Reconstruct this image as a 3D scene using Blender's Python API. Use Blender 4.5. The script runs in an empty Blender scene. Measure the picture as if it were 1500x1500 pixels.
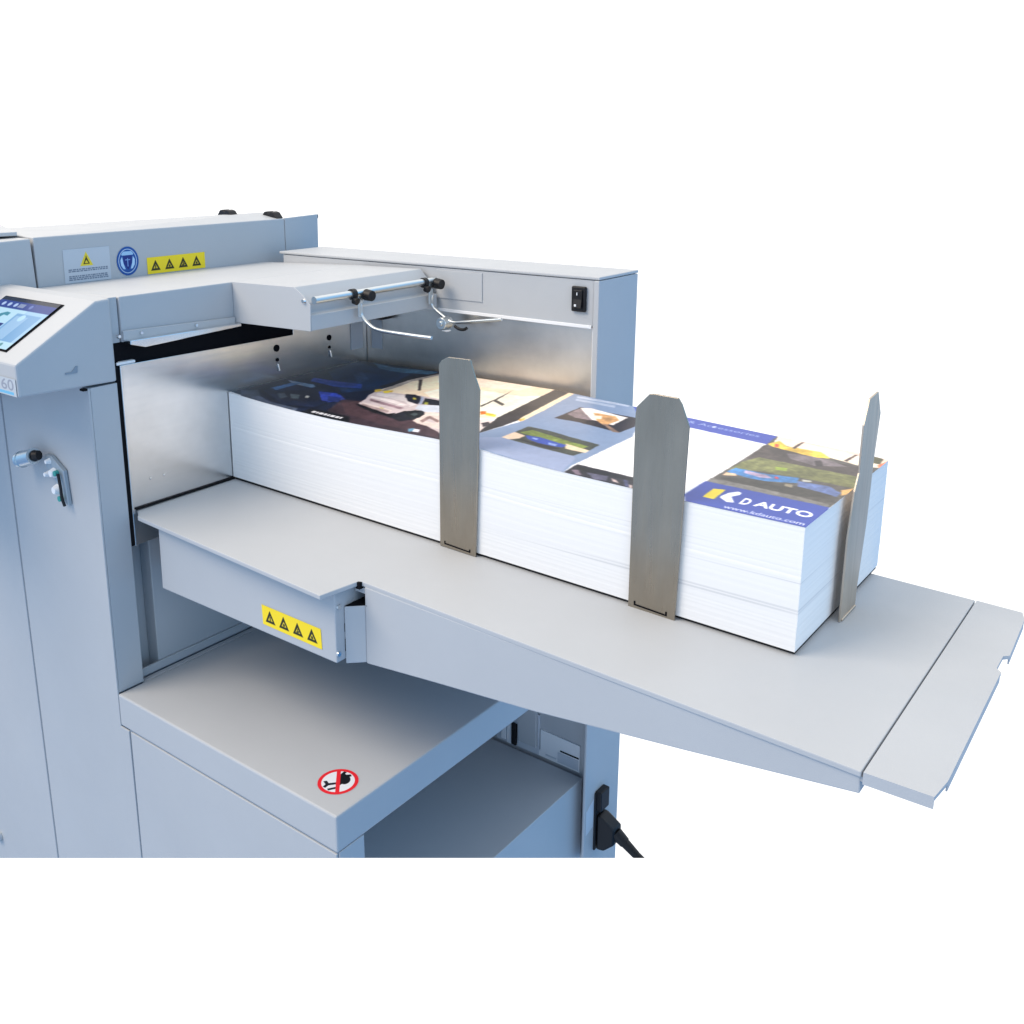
import bpy, bmesh, math, random
import numpy as np
from mathutils import Vector, Matrix
C = bpy.context.scene
random.seed(4)
RNG = np.random.default_rng(7)

# ------------------------------------------------------------------ camera
cam = bpy.data.cameras.new('camera')
cam.sensor_width = 36.0
cam.lens = 1467.4108/1500*36.0
cam.shift_x = (750-654.0316)/1500
cam.shift_y = -(750-589.9525)/1500
cam.clip_start = 0.01
cam.clip_end = 100
camo = bpy.data.objects.new('camera', cam)
C.collection.objects.link(camo)
yaw, pitch, roll = .6824, -.2461, -.0078
fwd = Vector((-math.sin(yaw)*math.cos(pitch), math.cos(yaw)*math.cos(pitch), math.sin(pitch)))
rgt = Vector((math.cos(yaw), math.sin(yaw), 0))
upv = rgt.cross(fwd)
r2 = rgt*math.cos(roll)+upv*math.sin(roll)
u2 = upv*math.cos(roll)-rgt*math.sin(roll)
CAM = Vector((.8828, -.7041, .3636))
M = Matrix((r2, u2, -fwd)).transposed().to_4x4()
M.translation = CAM
camo.matrix_world = M
C.camera = camo

# ------------------------------------------------------------------ studio light
w = bpy.data.worlds.new('World'); C.world = w; w.use_nodes = True
nt = w.node_tree; N = nt.nodes; L = nt.links
for n in list(N): N.remove(n)
out = N.new('ShaderNodeOutputWorld'); bg = N.new('ShaderNodeBackground')
tc = N.new('ShaderNodeTexCoord'); sep = N.new('ShaderNodeSeparateXYZ')
L.new(tc.outputs['Generated'], sep.inputs[0])
def dotn(v):
    n = N.new('ShaderNodeVectorMath'); n.operation = 'DOT_PRODUCT'
    L.new(tc.outputs['Generated'], n.inputs[0]); n.inputs[1].default_value = v
    return n.outputs['Value']
def smooth(s, a, b):
    n = N.new('ShaderNodeMapRange'); n.interpolation_type = 'SMOOTHSTEP'
    n.inputs['From Min'].default_value = a; n.inputs['From Max'].default_value = b
    L.new(s, n.inputs['Value']); return n.outputs['Result']
def mix(f, a, b):
    n = N.new('ShaderNodeMix'); n.data_type = 'RGBA'
    L.new(f, n.inputs['Factor'])
    for k, c in ((6, a), (7, b)):
        if isinstance(c, tuple): n.inputs[k].default_value = (*c, 1)
        else: L.new(c, n.inputs[k])
    return n.outputs[2]
ENV_SIDE = (.30, .67, 1.10)     # unseen room to the right, blue put in to cool the side faces
ENV_FRONT = (.44, .62, .86)     # unseen room in front, tuned for the light on front faces
ENV_UP = (1.05, 1.03, 1.0)      # unseen ceiling, tuned for the light on the tops
ENV_DOWN = (.02, .18, .48)      # unseen floor to the right, deep blue to tint the shade
ENV_FLOOR = (.55, .68, .88)     # unseen floor in front, brightened to light the low front faces
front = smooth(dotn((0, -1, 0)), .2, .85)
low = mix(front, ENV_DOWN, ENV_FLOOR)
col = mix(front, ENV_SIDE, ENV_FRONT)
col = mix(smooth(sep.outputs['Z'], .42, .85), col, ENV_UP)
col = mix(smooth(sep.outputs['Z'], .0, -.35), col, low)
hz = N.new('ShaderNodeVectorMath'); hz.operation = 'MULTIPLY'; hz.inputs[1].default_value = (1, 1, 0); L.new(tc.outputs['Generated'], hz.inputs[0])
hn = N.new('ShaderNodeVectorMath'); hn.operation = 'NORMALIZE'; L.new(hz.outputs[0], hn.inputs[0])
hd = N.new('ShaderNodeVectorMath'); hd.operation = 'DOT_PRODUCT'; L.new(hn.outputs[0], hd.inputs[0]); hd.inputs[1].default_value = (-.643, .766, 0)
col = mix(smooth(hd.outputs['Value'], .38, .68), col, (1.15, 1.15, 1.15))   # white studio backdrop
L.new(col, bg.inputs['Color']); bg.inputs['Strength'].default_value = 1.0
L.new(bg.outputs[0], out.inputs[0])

def area(name, loc, target, size, power, color):
    l = bpy.data.lights.new(name, 'AREA'); l.shape = 'RECTANGLE'
    l.size, l.size_y = size; l.energy = power; l.color = color
    o = bpy.data.objects.new(name, l); C.collection.objects.link(o)
    o.location = loc
    o.rotation_euler = (Vector(target)-Vector(loc)).to_track_quat('-Z', 'Y').to_euler()
    return o
area('softbox_lamp', (-.9, -1.65, 2.2), (.3, 0, 0), (1.7, 1.5), 73, (1, .83, .65))
area('front_fill_lamp', (.62, -1.50, -.80), (.2, 0, -.05), (.8, .7), 1.5, (1, .93, .88))  # unseen fill, added to brighten the paper and low front faces
side = area('side_fill_lamp', (1.65, -.35, .30), (.65, .1, .05), (.5, .5), .17, (1, .90, .80))  # unseen narrow fill, added to lift the end of the stack
side.data.spread = math.radians(40)
C.view_settings.view_transform = 'Standard'; C.view_settings.look = 'None'
C.view_settings.exposure = .24; C.view_settings.gamma = 1
try: C.view_settings.use_curve_mapping = False
except Exception: pass

# ------------------------------------------------------------------ materials
def lin(c):
    return tuple((v/255/12.92 if v/255 <= .04045 else ((v/255+.055)/1.055)**2.4) for v in c)
def mat(name, base, rough=.5, metal=0., bump=0., bscale=900, spec=.5, stretch=None, var=0., emit=0., coat=0.):
    m = bpy.data.materials.new(name); m.use_nodes = True
    t = m.node_tree; b = t.nodes['Principled BSDF']
    b.inputs['Base Color'].default_value = (*base, 1)
    b.inputs['Roughness'].default_value = rough; b.inputs['Metallic'].default_value = metal
    b.inputs['Specular IOR Level'].default_value = spec
    b.inputs['Coat Weight'].default_value = coat
    if bump or var:
        c = t.nodes.new('ShaderNodeTexCoord'); mp = t.nodes.new('ShaderNodeMapping')
        mp.inputs['Scale'].default_value = stretch or (1, 1, 1)
        t.links.new(c.outputs['Object'], mp.inputs[0])
        n = t.nodes.new('ShaderNodeTexNoise'); n.inputs['Scale'].default_value = bscale; n.inputs['Detail'].default_value = 3
        t.links.new(mp.outputs[0], n.inputs['Vector'])
        if bump:
            bp = t.nodes.new('ShaderNodeBump'); bp.inputs['Strength'].default_value = bump; bp.inputs['Distance'].default_value = .001
            t.links.new(n.outputs['Fac'], bp.inputs['Height']); t.links.new(bp.outputs[0], b.inputs['Normal'])
        if var:
            n2 = t.nodes.new('ShaderNodeTexNoise'); n2.inputs['Scale'].default_value = bscale*.02 if not stretch else bscale*.3
            n2.inputs['Detail'].default_value = 4
            t.links.new(mp.outputs[0], n2.inputs['Vector'])
            mr = t.nodes.new('ShaderNodeMapRange'); mr.inputs['From Min'].default_value = .3; mr.inputs['From Max'].default_value = .7
            mr.inputs['To Min'].default_value = rough-var; mr.inputs['To Max'].default_value = rough+var
            t.links.new(n2.outputs['Fac'], mr.inputs['Value']); t.links.new(mr.outputs[0], b.inputs['Roughness'])
    return m
PAINT = mat('light_grey_powder_coat', (.420, .440, .466), .5, bump=.10, bscale=1400, var=.05, spec=.4)
STEEL = mat('brushed_steel', (.76, .76, .76), .24, 1., bump=.008, bscale=60, stretch=(1, 1, 14), var=.03)
REARSTEEL = mat('steel_warm_reflection_tint', (.66, .61, .56), .33, 1., bump=.008, bscale=60, stretch=(1, 1, 14), var=.03)  # beige of the reflected surroundings put into the steel colour
BLADE = mat('steel_dark_reflection_tint', (.335, .300, .250), .31, 1., bump=.03, bscale=70, stretch=(12, 12, .35), var=.08)  # dark, warm reflection put into the guide steel's colour
BLADE2 = mat('steel_lightened_tint', (.58, .49, .40), .45, 1., bump=.03, bscale=70, stretch=(12, 12, .35), var=.08)  # same guide steel, coloured lighter and warmer to offset blue side light
CHROME = mat('polished_metal', (.80, .80, .80), .16, 1.)
ZINC = mat('zinc_metal', (.62, .66, .68), .30, 1.)
BLACK = mat('black_plastic', (.006, .006, .008), .5, spec=.35)
DULL = mat('dull_zinc_metal', (.36, .42, .47), .5, .5)
DARK = mat('dark_gap', (.006, .006, .008), .8, spec=.1)
GAP = mat('panel_gap', (.24, .29, .35), .8, spec=.1)
TEAL = mat('teal_plastic', (.03, .28, .26), .4)
WHITE = mat('white_plastic', (.75, .77, .80), .4)
LABELP = mat('pale_label', (.52, .56, .62), .5)
def mottle(m, amt, scale, stretch=(1, 1, 1)):
    t = m.node_tree; b = t.nodes['Principled BSDF']; base = tuple(b.inputs['Base Color'].default_value)
    c = t.nodes.new('ShaderNodeTexCoord'); mp = t.nodes.new('ShaderNodeMapping'); mp.inputs['Scale'].default_value = stretch
    n = t.nodes.new('ShaderNodeTexNoise'); n.inputs['Scale'].default_value = scale; n.inputs['Detail'].default_value = 5; n.inputs['Roughness'].default_value = .6
    r = t.nodes.new('ShaderNodeValToRGB'); r.color_ramp.elements[0].position = .3; r.color_ramp.elements[1].position = .7
    r.color_ramp.elements[0].color = (*[v*(1-amt) for v in base[:3]], 1); r.color_ramp.elements[1].color = (*[v*(1+amt) for v in base[:3]], 1)
    t.links.new(c.outputs['Object'], mp.inputs[0]); t.links.new(mp.outputs[0], n.inputs['Vector'])
    t.links.new(n.outputs['Fac'], r.inputs[0]); t.links.new(r.outputs[0], b.inputs['Base Color'])
mottle(PAINT, .022, 9); mottle(STEEL, .09, 16); mottle(REARSTEEL, .13, 14); mottle(BLADE, .13, 7, (5, 5, 1.2)); mottle(BLADE2, .10, 14, (3, 3, 1))  # mottle on the steels stands in for blotchy reflections; paint gets faint smudges
def paper_mat():
    m = mat('white_paper_edges', (.86, .86, .87), .9, spec=.1)
    t = m.node_tree; b = t.nodes['Principled BSDF']
    c = t.nodes.new('ShaderNodeTexCoord'); mp = t.nodes.new('ShaderNodeMapping')
    mp.inputs['Scale'].default_value = (6, 6, 1500); t.links.new(c.outputs['Object'], mp.inputs[0])
    n = t.nodes.new('ShaderNodeTexNoise'); n.inputs['Scale'].default_value = 1; n.inputs['Detail'].default_value = 2
    t.links.new(mp.outputs[0], n.inputs['Vector'])
    r = t.nodes.new('ShaderNodeValToRGB'); r.color_ramp.elements[0].position = .25; r.color_ramp.elements[1].position = .5
    r.color_ramp.elements[0].color = (.755, .762, .775, 1); r.color_ramp.elements[1].color = (.775, .78, .788, 1)
    t.links.new(n.outputs['Fac'], r.inputs[0])
    m2 = t.nodes.new('ShaderNodeMapping'); m2.inputs['Scale'].default_value = (1.2, 1.2, 260); t.links.new(c.outputs['Object'], m2.inputs[0])
    n2 = t.nodes.new('ShaderNodeTexNoise'); n2.inputs['Scale'].default_value = 1; n2.inputs['Detail'].default_value = 3; t.links.new(m2.outputs[0], n2.inputs['Vector'])
    r2_ = t.nodes.new('ShaderNodeValToRGB'); r2_.color_ramp.elements[0].position = .29; r2_.color_ramp.elements[1].position = .37
    r2_.color_ramp.elements[0].color = (.80, .81, .83, 1); r2_.color_ramp.elements[1].color = (1, 1, 1, 1); t.links.new(n2.outputs['Fac'], r2_.inputs[0])
    mu = t.nodes.new('ShaderNodeMix'); mu.data_type = 'RGBA'; mu.blend_type = 'MULTIPLY'; mu.inputs[0].default_value = 1
    t.links.new(r.outputs[0], mu.inputs[6]); t.links.new(r2_.outputs[0], mu.inputs[7]); t.links.new(mu.outputs[2], b.inputs['Base Color'])
    bp = t.nodes.new('ShaderNodeBump'); bp.inputs['Strength'].default_value = .08; bp.inputs['Distance'].default_value = .0003
    t.links.new(n.outputs['Fac'], bp.inputs['Height']); t.links.new(bp.outputs[0], b.inputs['Normal'])
    return m
PAPER = paper_mat()
def print_mat(name, rough=.35, emit=0.):
    m = bpy.data.materials.new(name); m.use_nodes = True; t = m.node_tree; b = t.nodes['Principled BSDF']
    a = t.nodes.new('ShaderNodeAttribute'); a.attribute_name = 'ink'
    t.links.new(a.outputs['Color'], b.inputs['Base Color']); b.inputs['Roughness'].default_value = rough
    b.inputs['Specular IOR Level'].default_value = .35
    if emit:
        t.links.new(a.outputs['Color'], b.inputs['Emission Color']); b.inputs['Emission Strength'].default_value = emit
    return m
INK = print_mat('printed_ink', .38)
STICK = print_mat('printed_sticker', .45)
LCD = print_mat('lit_display', .2, .08)

# ------------------------------------------------------------------ helpers
def quad(bm, pts):
    return bm.faces.new([bm.verts.new(p) for p in pts])
def box(bm, x0, x1, y0, y1, z0, z1):
    v = [bm.verts.new((x, y, z)) for z in (z0, z1) for y in (y0, y1) for x in (x0, x1)]
    for f in ((0, 2, 3, 1), (4, 5, 7, 6), (0, 1, 5, 4), (2, 6, 7, 3), (0, 4, 6, 2), (1, 3, 7, 5)):
        bm.faces.new([v[i] for i in f])
def prism(bm, pts, vec):
    a = [bm.verts.new(p) for p in pts]; b = [bm.verts.new(Vector(p)+Vector(vec)) for p in pts]
    bm.faces.new(a[::-1]); bm.faces.new(b)
    n = len(a)
    for i in range(n): bm.faces.new((a[i], a[(i+1) % n], b[(i+1) % n], b[i]))
def pxz(bm, pts, y0, y1): prism(bm, [(x, y0, z) for x, z in pts], (0, y1-y0, 0))
def pyz(bm, pts, x0, x1): prism(bm, [(x0, y, z) for y, z in pts], (x1-x0, 0, 0))
def pxy(bm, pts, z0, z1, tilt=None):
    t = tilt or (lambda x, y: 0)
    a = [bm.verts.new((x, y, z0+t(x, y))) for x, y in pts]; b = [bm.verts.new((x, y, z1+t(x, y))) for x, y in pts]
    bm.faces.new(a[::-1]); bm.faces.new(b); n = len(a)
    for i in range(n): bm.faces.new((a[i], a[(i+1) % n], b[(i+1) % n], b[i]))
def cyl(bm, p0, p1, r0, r1=None, seg=20):
    p0, p1 = Vector(p0), Vector(p1); r1 = r0 if r1 is None else r1
    d = (p1-p0).normalized(); a = d.orthogonal().normalized(); b = d.cross(a)
    A = []; B = []
    for i in range(seg):
        t = 2*math.pi*i/seg; o = a*math.cos(t)+b*math.sin(t)
        A.append(bm.verts.new(p0+o*r0)); B.append(bm.verts.new(p1+o*r1))
    bm.faces.new(A[::-1]); bm.faces.new(B)
    for i in range(seg): bm.faces.new((A[i], A[(i+1) % seg], B[(i+1) % seg], B[i]))
def tube(bm, pts, r, seg=12, steps=8):
    P = [Vector(p) for p in pts]; Q = []
    for i in range(len(P)-1):
        a, b, c, d = P[max(i-1, 0)], P[i], P[i+1], P[min(i+2, len(P)-1)]
        for k in range(steps):
            t = k/steps
            Q.append(.5*((2*b)+(c-a)*t+(2*a-5*b+4*c-d)*t*t+(3*b-a-3*c+d)*t**3))
    Q.append(P[-1]); rings = []; ref = Vector((0, .3, 1))
    for i, q in enumerate(Q):
        d = (Q[min(i+1, len(Q)-1)]-Q[max(i-1, 0)]).normalized()
        a = (ref-d*ref.dot(d)).normalized(); b = d.cross(a)
        rings.append([bm.verts.new(q+(a*math.cos(2*math.pi*k/seg)+b*math.sin(2*math.pi*k/seg))*r) for k in range(seg)])
    for A, B in zip(rings, rings[1:]):
        for k in range(seg): bm.faces.new((A[k], A[(k+1) % seg], B[(k+1) % seg], B[k]))
    bm.faces.new(rings[0][::-1]); bm.faces.new(rings[-1])
CUT_N = (u2+fwd*(667.0/1467.4108)).normalized()      # the machine is modelled down to where the photograph stops
def build(name, bm, m, parent=None, bevel=0., cut=False, smooth=False, seg=2):
    bmesh.ops.recalc_face_normals(bm, faces=bm.faces[:])
    if cut:
        g = bm.verts[:]+bm.edges[:]+bm.faces[:]
        r = bmesh.ops.bisect_plane(bm, geom=g, dist=1e-6, plane_co=CAM, plane_no=CUT_N, clear_inner=True)
        ed = [e for e in r['geom_cut'] if isinstance(e, bmesh.types.BMEdge) and e.is_boundary]
        if ed: bmesh.ops.holes_fill(bm, edges=ed, sides=0)
    root = parent
    while root is not None and root.parent is not None: root = root.parent
    off = Vector(ORIGIN[root.name]) if root is not None else Vector((0, 0, 0))
    for v in bm.verts: v.co -= off
    me = bpy.data.meshes.new(name); bm.to_mesh(me); bm.free()
    me.materials.append(m)
    if smooth:
        for p in me.polygons: p.use_smooth = True
        try: me.set_sharp_from_angle(angle=math.radians(38))
        except Exception: pass
    o = bpy.data.objects.new(name, me); C.collection.objects.link(o)
    if parent is not None: o.parent = parent
    if bevel:
        md = o.modifiers.new('edge', 'BEVEL'); md.width = bevel; md.segments = seg; md.limit_method = 'ANGLE'
        md.angle_limit = math.radians(30); md.harden_normals = False
    return o
ORIGIN = {}
def thing(name, loc, label, cat, group=None):
    o = bpy.data.objects.new(name, None); C.collection.objects.link(o); o.location = loc
    o.empty_display_size = .03
    ORIGIN[o.name] = loc; o['label'] = label; o['category'] = cat
    if group: o['group'] = group
    return o
def part(name, parent, m, *ops, bevel=.0008, cut=False, smooth=False, label=None):
    bm = bmesh.new()
    for f, *a in ops: f(bm, *a)
    o = build(name, bm, m, parent, bevel, cut, smooth)
    if label: o['label'] = label
    return o

# ------------------------------------------------------------------ printed artwork (flat inks rastered on a fine mesh)
class Canvas:
    def __init__(s, w, h, res, bgc):
        s.w, s.h, s.nx, s.ny = w, h, int(w/res)+1, int(h/res)+1; s.S = 3
        s.X = (np.arange(s.nx*s.S)+.5)/(s.nx*s.S)*w; s.Y = (np.arange(s.ny*s.S)+.5)/(s.ny*s.S)*h
        s.img = np.empty((s.ny*s.S, s.nx*s.S, 3), np.float32); s.img[:] = bgc
    def poly(s, c, pts):
        pts = np.asarray(pts, float)
        i0, i1 = np.searchsorted(s.X, [pts[:, 0].min(), pts[:, 0].max()]); j0, j1 = np.searchsorted(s.Y, [pts[:, 1].min(), pts[:, 1].max()])
        if i1 <= i0 or j1 <= j0: return
        gx, gy = np.meshgrid(s.X[i0:i1], s.Y[j0:j1]); ins = np.zeros(gx.shape, bool)
        for (x1, y1), (x2, y2) in zip(pts, np.roll(pts, -1, 0)):
            if y1 == y2: continue
            ins ^= ((y1 > gy) != (y2 > gy)) & (gx < (x2-x1)*(gy-y1)/(y2-y1)+x1)
        s.img[j0:j1, i0:i1][ins] = c
    def ell(s, c, cx, cy, rx, ry=None, n=40):
        ry = ry or rx
        s.poly(c, [(cx+rx*math.cos(2*math.pi*k/n), cy+ry*math.sin(2*math.pi*k/n)) for k in range(n)])
    def line(s, c, a, b, wd):
        a, b = np.array(a, float), np.array(b, float); d = (b-a)/np.linalg.norm(b-a); n = np.array((-d[1], d[0]))*wd/2
        s.poly(c, [a+n, b+n, b-n, a-n])
    def text(s, c, txt, x, y, width, height, slant=0., bold=.0):
        cu = bpy.data.curves.new('t', 'FONT'); cu.body = txt; cu.offset = bold; cu.resolution_u = 4
        o = bpy.data.objects.new('t', cu); C.collection.objects.link(o)
        dg = bpy.context.evaluated_depsgraph_get(); me = o.evaluated_get(dg).to_mesh(); me.calc_loop_triangles()
        V = np.array([v.co[:2] for v in me.vertices]); T = [t.vertices[:] for t in me.loop_triangles]
        lo, hi = V.min(0), V.max(0); V = (V-lo)/(hi-lo); V = V*(width, height); V[:, 0] += slant*V[:, 1]; V += (x, y)
        for t in T: s.poly(c, V[list(t)])
        bpy.data.objects.remove(o); bpy.data.curves.remove(cu)
    def soften(s, k):
        a = s.img
        for ax in (0, 1):
            acc = np.zeros_like(a); p = np.pad(a, [(k, k) if i == ax else (0, 0) for i in range(3)], mode='edge')
            for d in range(2*k+1):
                acc += p[d:d+a.shape[0]] if ax == 0 else p[:, d:d+a.shape[1]]
            a = acc/(2*k+1)
        s.img = a
    def warp(s, amp, cells, x0=0):
        h, w = s.img.shape[:2]
        def field(c):
            a = RNG.normal(0, 1, (int(s.h/c)+3, int(s.w/c)+3))
            yy = np.linspace(0, a.shape[0]-1.01, h); xx = np.linspace(0, a.shape[1]-1.01, w)
            i, j = yy.astype(int), xx.astype(int); fy, fx = (yy-i)[:, None], (xx-j)[None]
            fy, fx = fy*fy*(3-2*fy), fx*fx*(3-2*fx)
            return (a[i][:, j]*(1-fy)+a[i+1][:, j]*fy)*(1-fx)+(a[i][:, j+1]*(1-fy)+a[i+1][:, j+1]*fy)*fx
        k = w/s.w; dx = sum(field(c)*c*.10*amp for c in cells)*k; dy = sum(field(c)*c*.10*amp for c in cells)*k
        J, I = np.meshgrid(np.arange(w), np.arange(h))
        s.img = s.img[np.clip(I+dy, 0, h-1).astype(int), np.clip(J+dx, 0, w-1).astype(int)]
    def tone(s, amp, cells, mask):
        h, w = s.img.shape[:2]; g = np.zeros((h, w))
        for c in cells:
            a = RNG.normal(0, 1, (int(s.h/c)+3, int(s.w/c)+3))
            yy = np.linspace(0, a.shape[0]-1.01, h); xx = np.linspace(0, a.shape[1]-1.01, w)
            i, j = yy.astype(int), xx.astype(int); fy, fx = (yy-i)[:, None], (xx-j)[None]
            g += (a[i][:, j]*(1-fy)+a[i+1][:, j]*fy)*(1-fx)+(a[i][:, j+1]*(1-fy)+a[i+1][:, j+1]*fy)*fx
        s.img = np.clip(s.img*(1+(g*amp*mask)[..., None]), 0, 250)
    def grain(s, amp, cell):
        h, w = s.img.shape[:2]
        g = RNG.normal(0, 1, (h//cell+2, w//cell+2)); g = np.kron(g, np.ones((cell, cell)))[:h, :w]
        s.img = np.clip(s.img+g[..., None]*amp, 0, 255)
    def out(s):
        a = s.img.reshape(s.ny, s.S, s.nx, s.S, 3).mean((1, 3))/255
        return np.where(a <= .04045, a/12.92, ((a+.055)/1.055)**2.4).astype(np.float32)
def decal(name, parent, cv, fn, m, label=None, disc=None):
    root = parent
    while root.parent is not None: root = root.parent
    off = np.array(ORIGIN[root.name]); nx, ny = cv.nx, cv.ny
    u, v = np.meshgrid(np.linspace(0, 1, nx), np.linspace(0, 1, ny))
    P = np.stack(fn(u.ravel(), v.ravel()), 1)-off
    i = np.arange(nx*ny).reshape(ny, nx)
    F = np.stack([i[:-1, :-1], i[:-1, 1:], i[1:, 1:], i[1:, :-1]], -1).reshape(-1, 4)
    if disc:                                   # a round sticker is cut round
        q = ((u[:-1, :-1]-.5)/disc[0])**2+((v[:-1, :-1]-.5)/disc[1])**2
        F = F[q.ravel() < 1]
    me = bpy.data.meshes.new(name); me.vertices.add(len(P)); me.vertices.foreach_set('co', P.ravel().astype(np.float32))
    me.loops.add(F.size); me.loops.foreach_set('vertex_index', F.ravel().astype(np.int32))
    me.polygons.add(len(F)); me.polygons.foreach_set('loop_start', np.arange(0, F.size, 4, dtype=np.int32))
    me.update(calc_edges=True); me.validate()
    at = me.attributes.new('ink', 'FLOAT_COLOR', 'POINT')
    at.data.foreach_set('color', np.concatenate([cv.out().reshape(-1, 3), np.ones((nx*ny, 1), np.float32)], 1).ravel())
    me.polygons.foreach_set('use_smooth', np.ones(len(F), bool))
    me.materials.append(m)
    o = bpy.data.objects.new(name, me); C.collection.objects.link(o); o.parent = parent
    if label: o['label'] = label
    return o
def plane_fn(o, u, v):
    o, u, v = np.array(o), np.array(u), np.array(v)
    return lambda a, b: [o[k]+u[k]*a+v[k]*b for k in range(3)]

# ================================================================== THE MACHINE
Zt = lambda x, y: -.0182*x+.0068*y            # the feed table slopes very slightly down to its outer end
mach = thing('paper_feeding_machine', (0, 0, -.55), 'large pale grey sheet metal paper feeding machine with touch screen, feed table and lower shelf', 'machine')
XL = -.62
# --- left cabinet
part('cabinet', mach, PAINT, (box, XL, -.031, -.1775, .30, -.75, .1385), cut=True, bevel=0)
part('cabinet_column', mach, PAINT, (box, -.0305, 0, -.1768, -.1465, -.1965, .1385), bevel=.0005)
part('front_panel', mach, PAINT, (pxz, [(-.1768, .1385), (.0, .1385), (.0, -.236), (.0148, -.236), (.0165, -.75), (-.167, -.75)], -.1793, -.1770), cut=True, bevel=.0006)
door = part('cabinet_door', mach, PAINT, (pxz, [(XL, .1385), (-.1812, .1385), (-.1712, -.75), (XL, -.75)], -.1793, -.1770), cut=True, bevel=.0006)
part('door_lock', door, ZINC, (cyl, (-.3245, -.1795, -.5265), (-.3245, -.183, -.5265), .007, .007), bevel=0, smooth=True)
part('side_panel', mach, PAINT, (box, -.0305, -.012, -.118, .2175, -.197, -.040), bevel=.001)
part('shelf_upstand', mach, PAINT, (box, -.0118, -.009, -.143, .2170, -.1968, -.187), bevel=.0006)
# --- air fitting on the cabinet front
fit = part('latch_fitting', mach, DULL, (pxz, [(-.0880, .0560), (-.0760, .0560), (-.0600, .0470), (-.0540, .0440), (-.0505, .0060), (-.0570, .0085), (-.0640, .0230), (-.0790, .0360), (-.0880, .0420)], -.1845, -.1797), bevel=.0008)
part('barrel', fit, ZINC, (cyl, (-.1265, -.194, .0442), (-.1225, -.194, .0455), .0060, .0084), (cyl, (-.1225, -.194, .0455), (-.0925, -.194, .0553), .0086, .0086), (cyl, (-.1190, -.194, .0467), (-.1170, -.194, .0473), .0092, .0092), bevel=0, smooth=True)
part('collar', fit, BLACK, (cyl, (-.0922, -.1930, .0554), (-.0872, -.1910, .0566), .0062, .0050), bevel=0, smooth=True)
for a, b, r in ((-.0790, .0500, .0034), (-.0720, .0385, .0058), (-.0690, .0205, .0062), (-.0840, .0350, .0034)):
    part('screw', fit, WHITE, (cyl, (a, -.1895, b), (a, -.1840, b), r*.6, r), bevel=0, smooth=True)
for a, b in ((-.0655, .0395), (-.0615, .0125)):
    part('seal', fit, TEAL, (cyl, (a, -.1885, b), (a, -.1840, b), .0030, .0032), bevel=0, smooth=True)
part('rod', fit, BLACK, (tube, [(-.0605, -.187, .040), (-.0565, -.188, .027), (-.0555, -.188, .015), (-.0535, -.187, .006)], .0016), bevel=0, smooth=True)
# --- console
con = part('console', mach, PAINT, (pyz, [(-.2516, .1432), (-.2517, .1748), (-.1640, .2240), (-.1475, .2249), (-.1475, .1405)], -.40, .002), bevel=.002)
TL, TR, BR = np.array((-.1454, -.1768, .2170)), np.array((-.0366, -.1768, .2170)), np.array((-.0345, -.2394, .1817))
nrm = np.array((0, -.49, .87)); nrm /= np.linalg.norm(nrm)
cv = Canvas(110, 72, .45, (150, 190, 222))
cv.poly((14, 18, 40), [(0, 72), (110, 72), (110, 66), (0, 66)])
cv.poly((30, 52, 130), [(0, 66.5), (110, 66.5), (110, 55), (0, 55)])
for x in (14, 26, 38): cv.ell((160, 185, 225), x, 61, 3.2, 3.0)
cv.poly((120, 135, 170), [(44, 58), (56, 58), (56, 64), (44, 64)]); cv.ell((90, 110, 175), 68, 61, 3)
cv.poly((168, 206, 228), [(0, 55), (70, 55), (70, 33), (0, 33)])
cv.poly((112, 158, 202), [(58, 50), (104, 50), (104, 8), (58, 8)])
cv.poly((140, 178, 215), [(62, 46), (84, 46), (84, 12), (62, 12)])
cv.ell((168, 208, 236), 74, 44, 5)
cv.poly((60, 128, 150), [(24, 36), (30, 46), (38, 50), (46, 49), (46, 44), (38, 45), (33, 36)])
cv.poly((26, 46, 120), [(0, 33), (56, 33), (56, 10), (0, 10)]); cv.poly((60, 84, 150), [(30, 22), (42, 22), (42, 17), (30, 17)])
cv.poly((170, 208, 226), [(0, 10), (110, 10), (110, 0), (0, 0)]); cv.ell((176, 190, 160), 66, 5, 3); cv.ell((90, 140, 150), 92, 5, 3)
cv.soften(2); cv.img *= .86
o0 = TL+(BR-TR)
part('screen_bezel', con, DARK, (prism, [tuple(p+nrm*.0003) for p in (o0-(.002, .0015, -.0009), BR+(.002, -.0015, -.0009), TR+(.002, .0015, .0009), TL+(-.002, .0015, .0009))], tuple(nrm*.0003)), bevel=0)
decal('touch_screen', con, cv, plane_fn(o0+nrm*.0018, TR-TL, TL-o0), LCD)
part('usb_port', con, GAP, (pyz, [(-.2030, .1590), (-.1965, .1588), (-.1915, .1637), (-.1895, .1637), (-.1902, .1572), (-.2030, .1573)], .0021, .0028), bevel=0)
part('panel_notch', con, DARK, (box, -.004, .0026, -.1860, -.1815, .1372, .1394), bevel=0)
cv = Canvas(36, 17, .3, (178, 186, 194))
cv.text((140, 146, 160), '60', 10, 5.2, 22, 10.5, bold=.01); cv.poly((110, 175, 210), [(0, 4.0), (31, 4.0), (31, 1.2), (0, 1.2)])
decal('logo_label', con, cv, plane_fn((-.037, -.2523, .1440), (.037, 0, 0), (0, 0, .017)), STICK)
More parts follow.
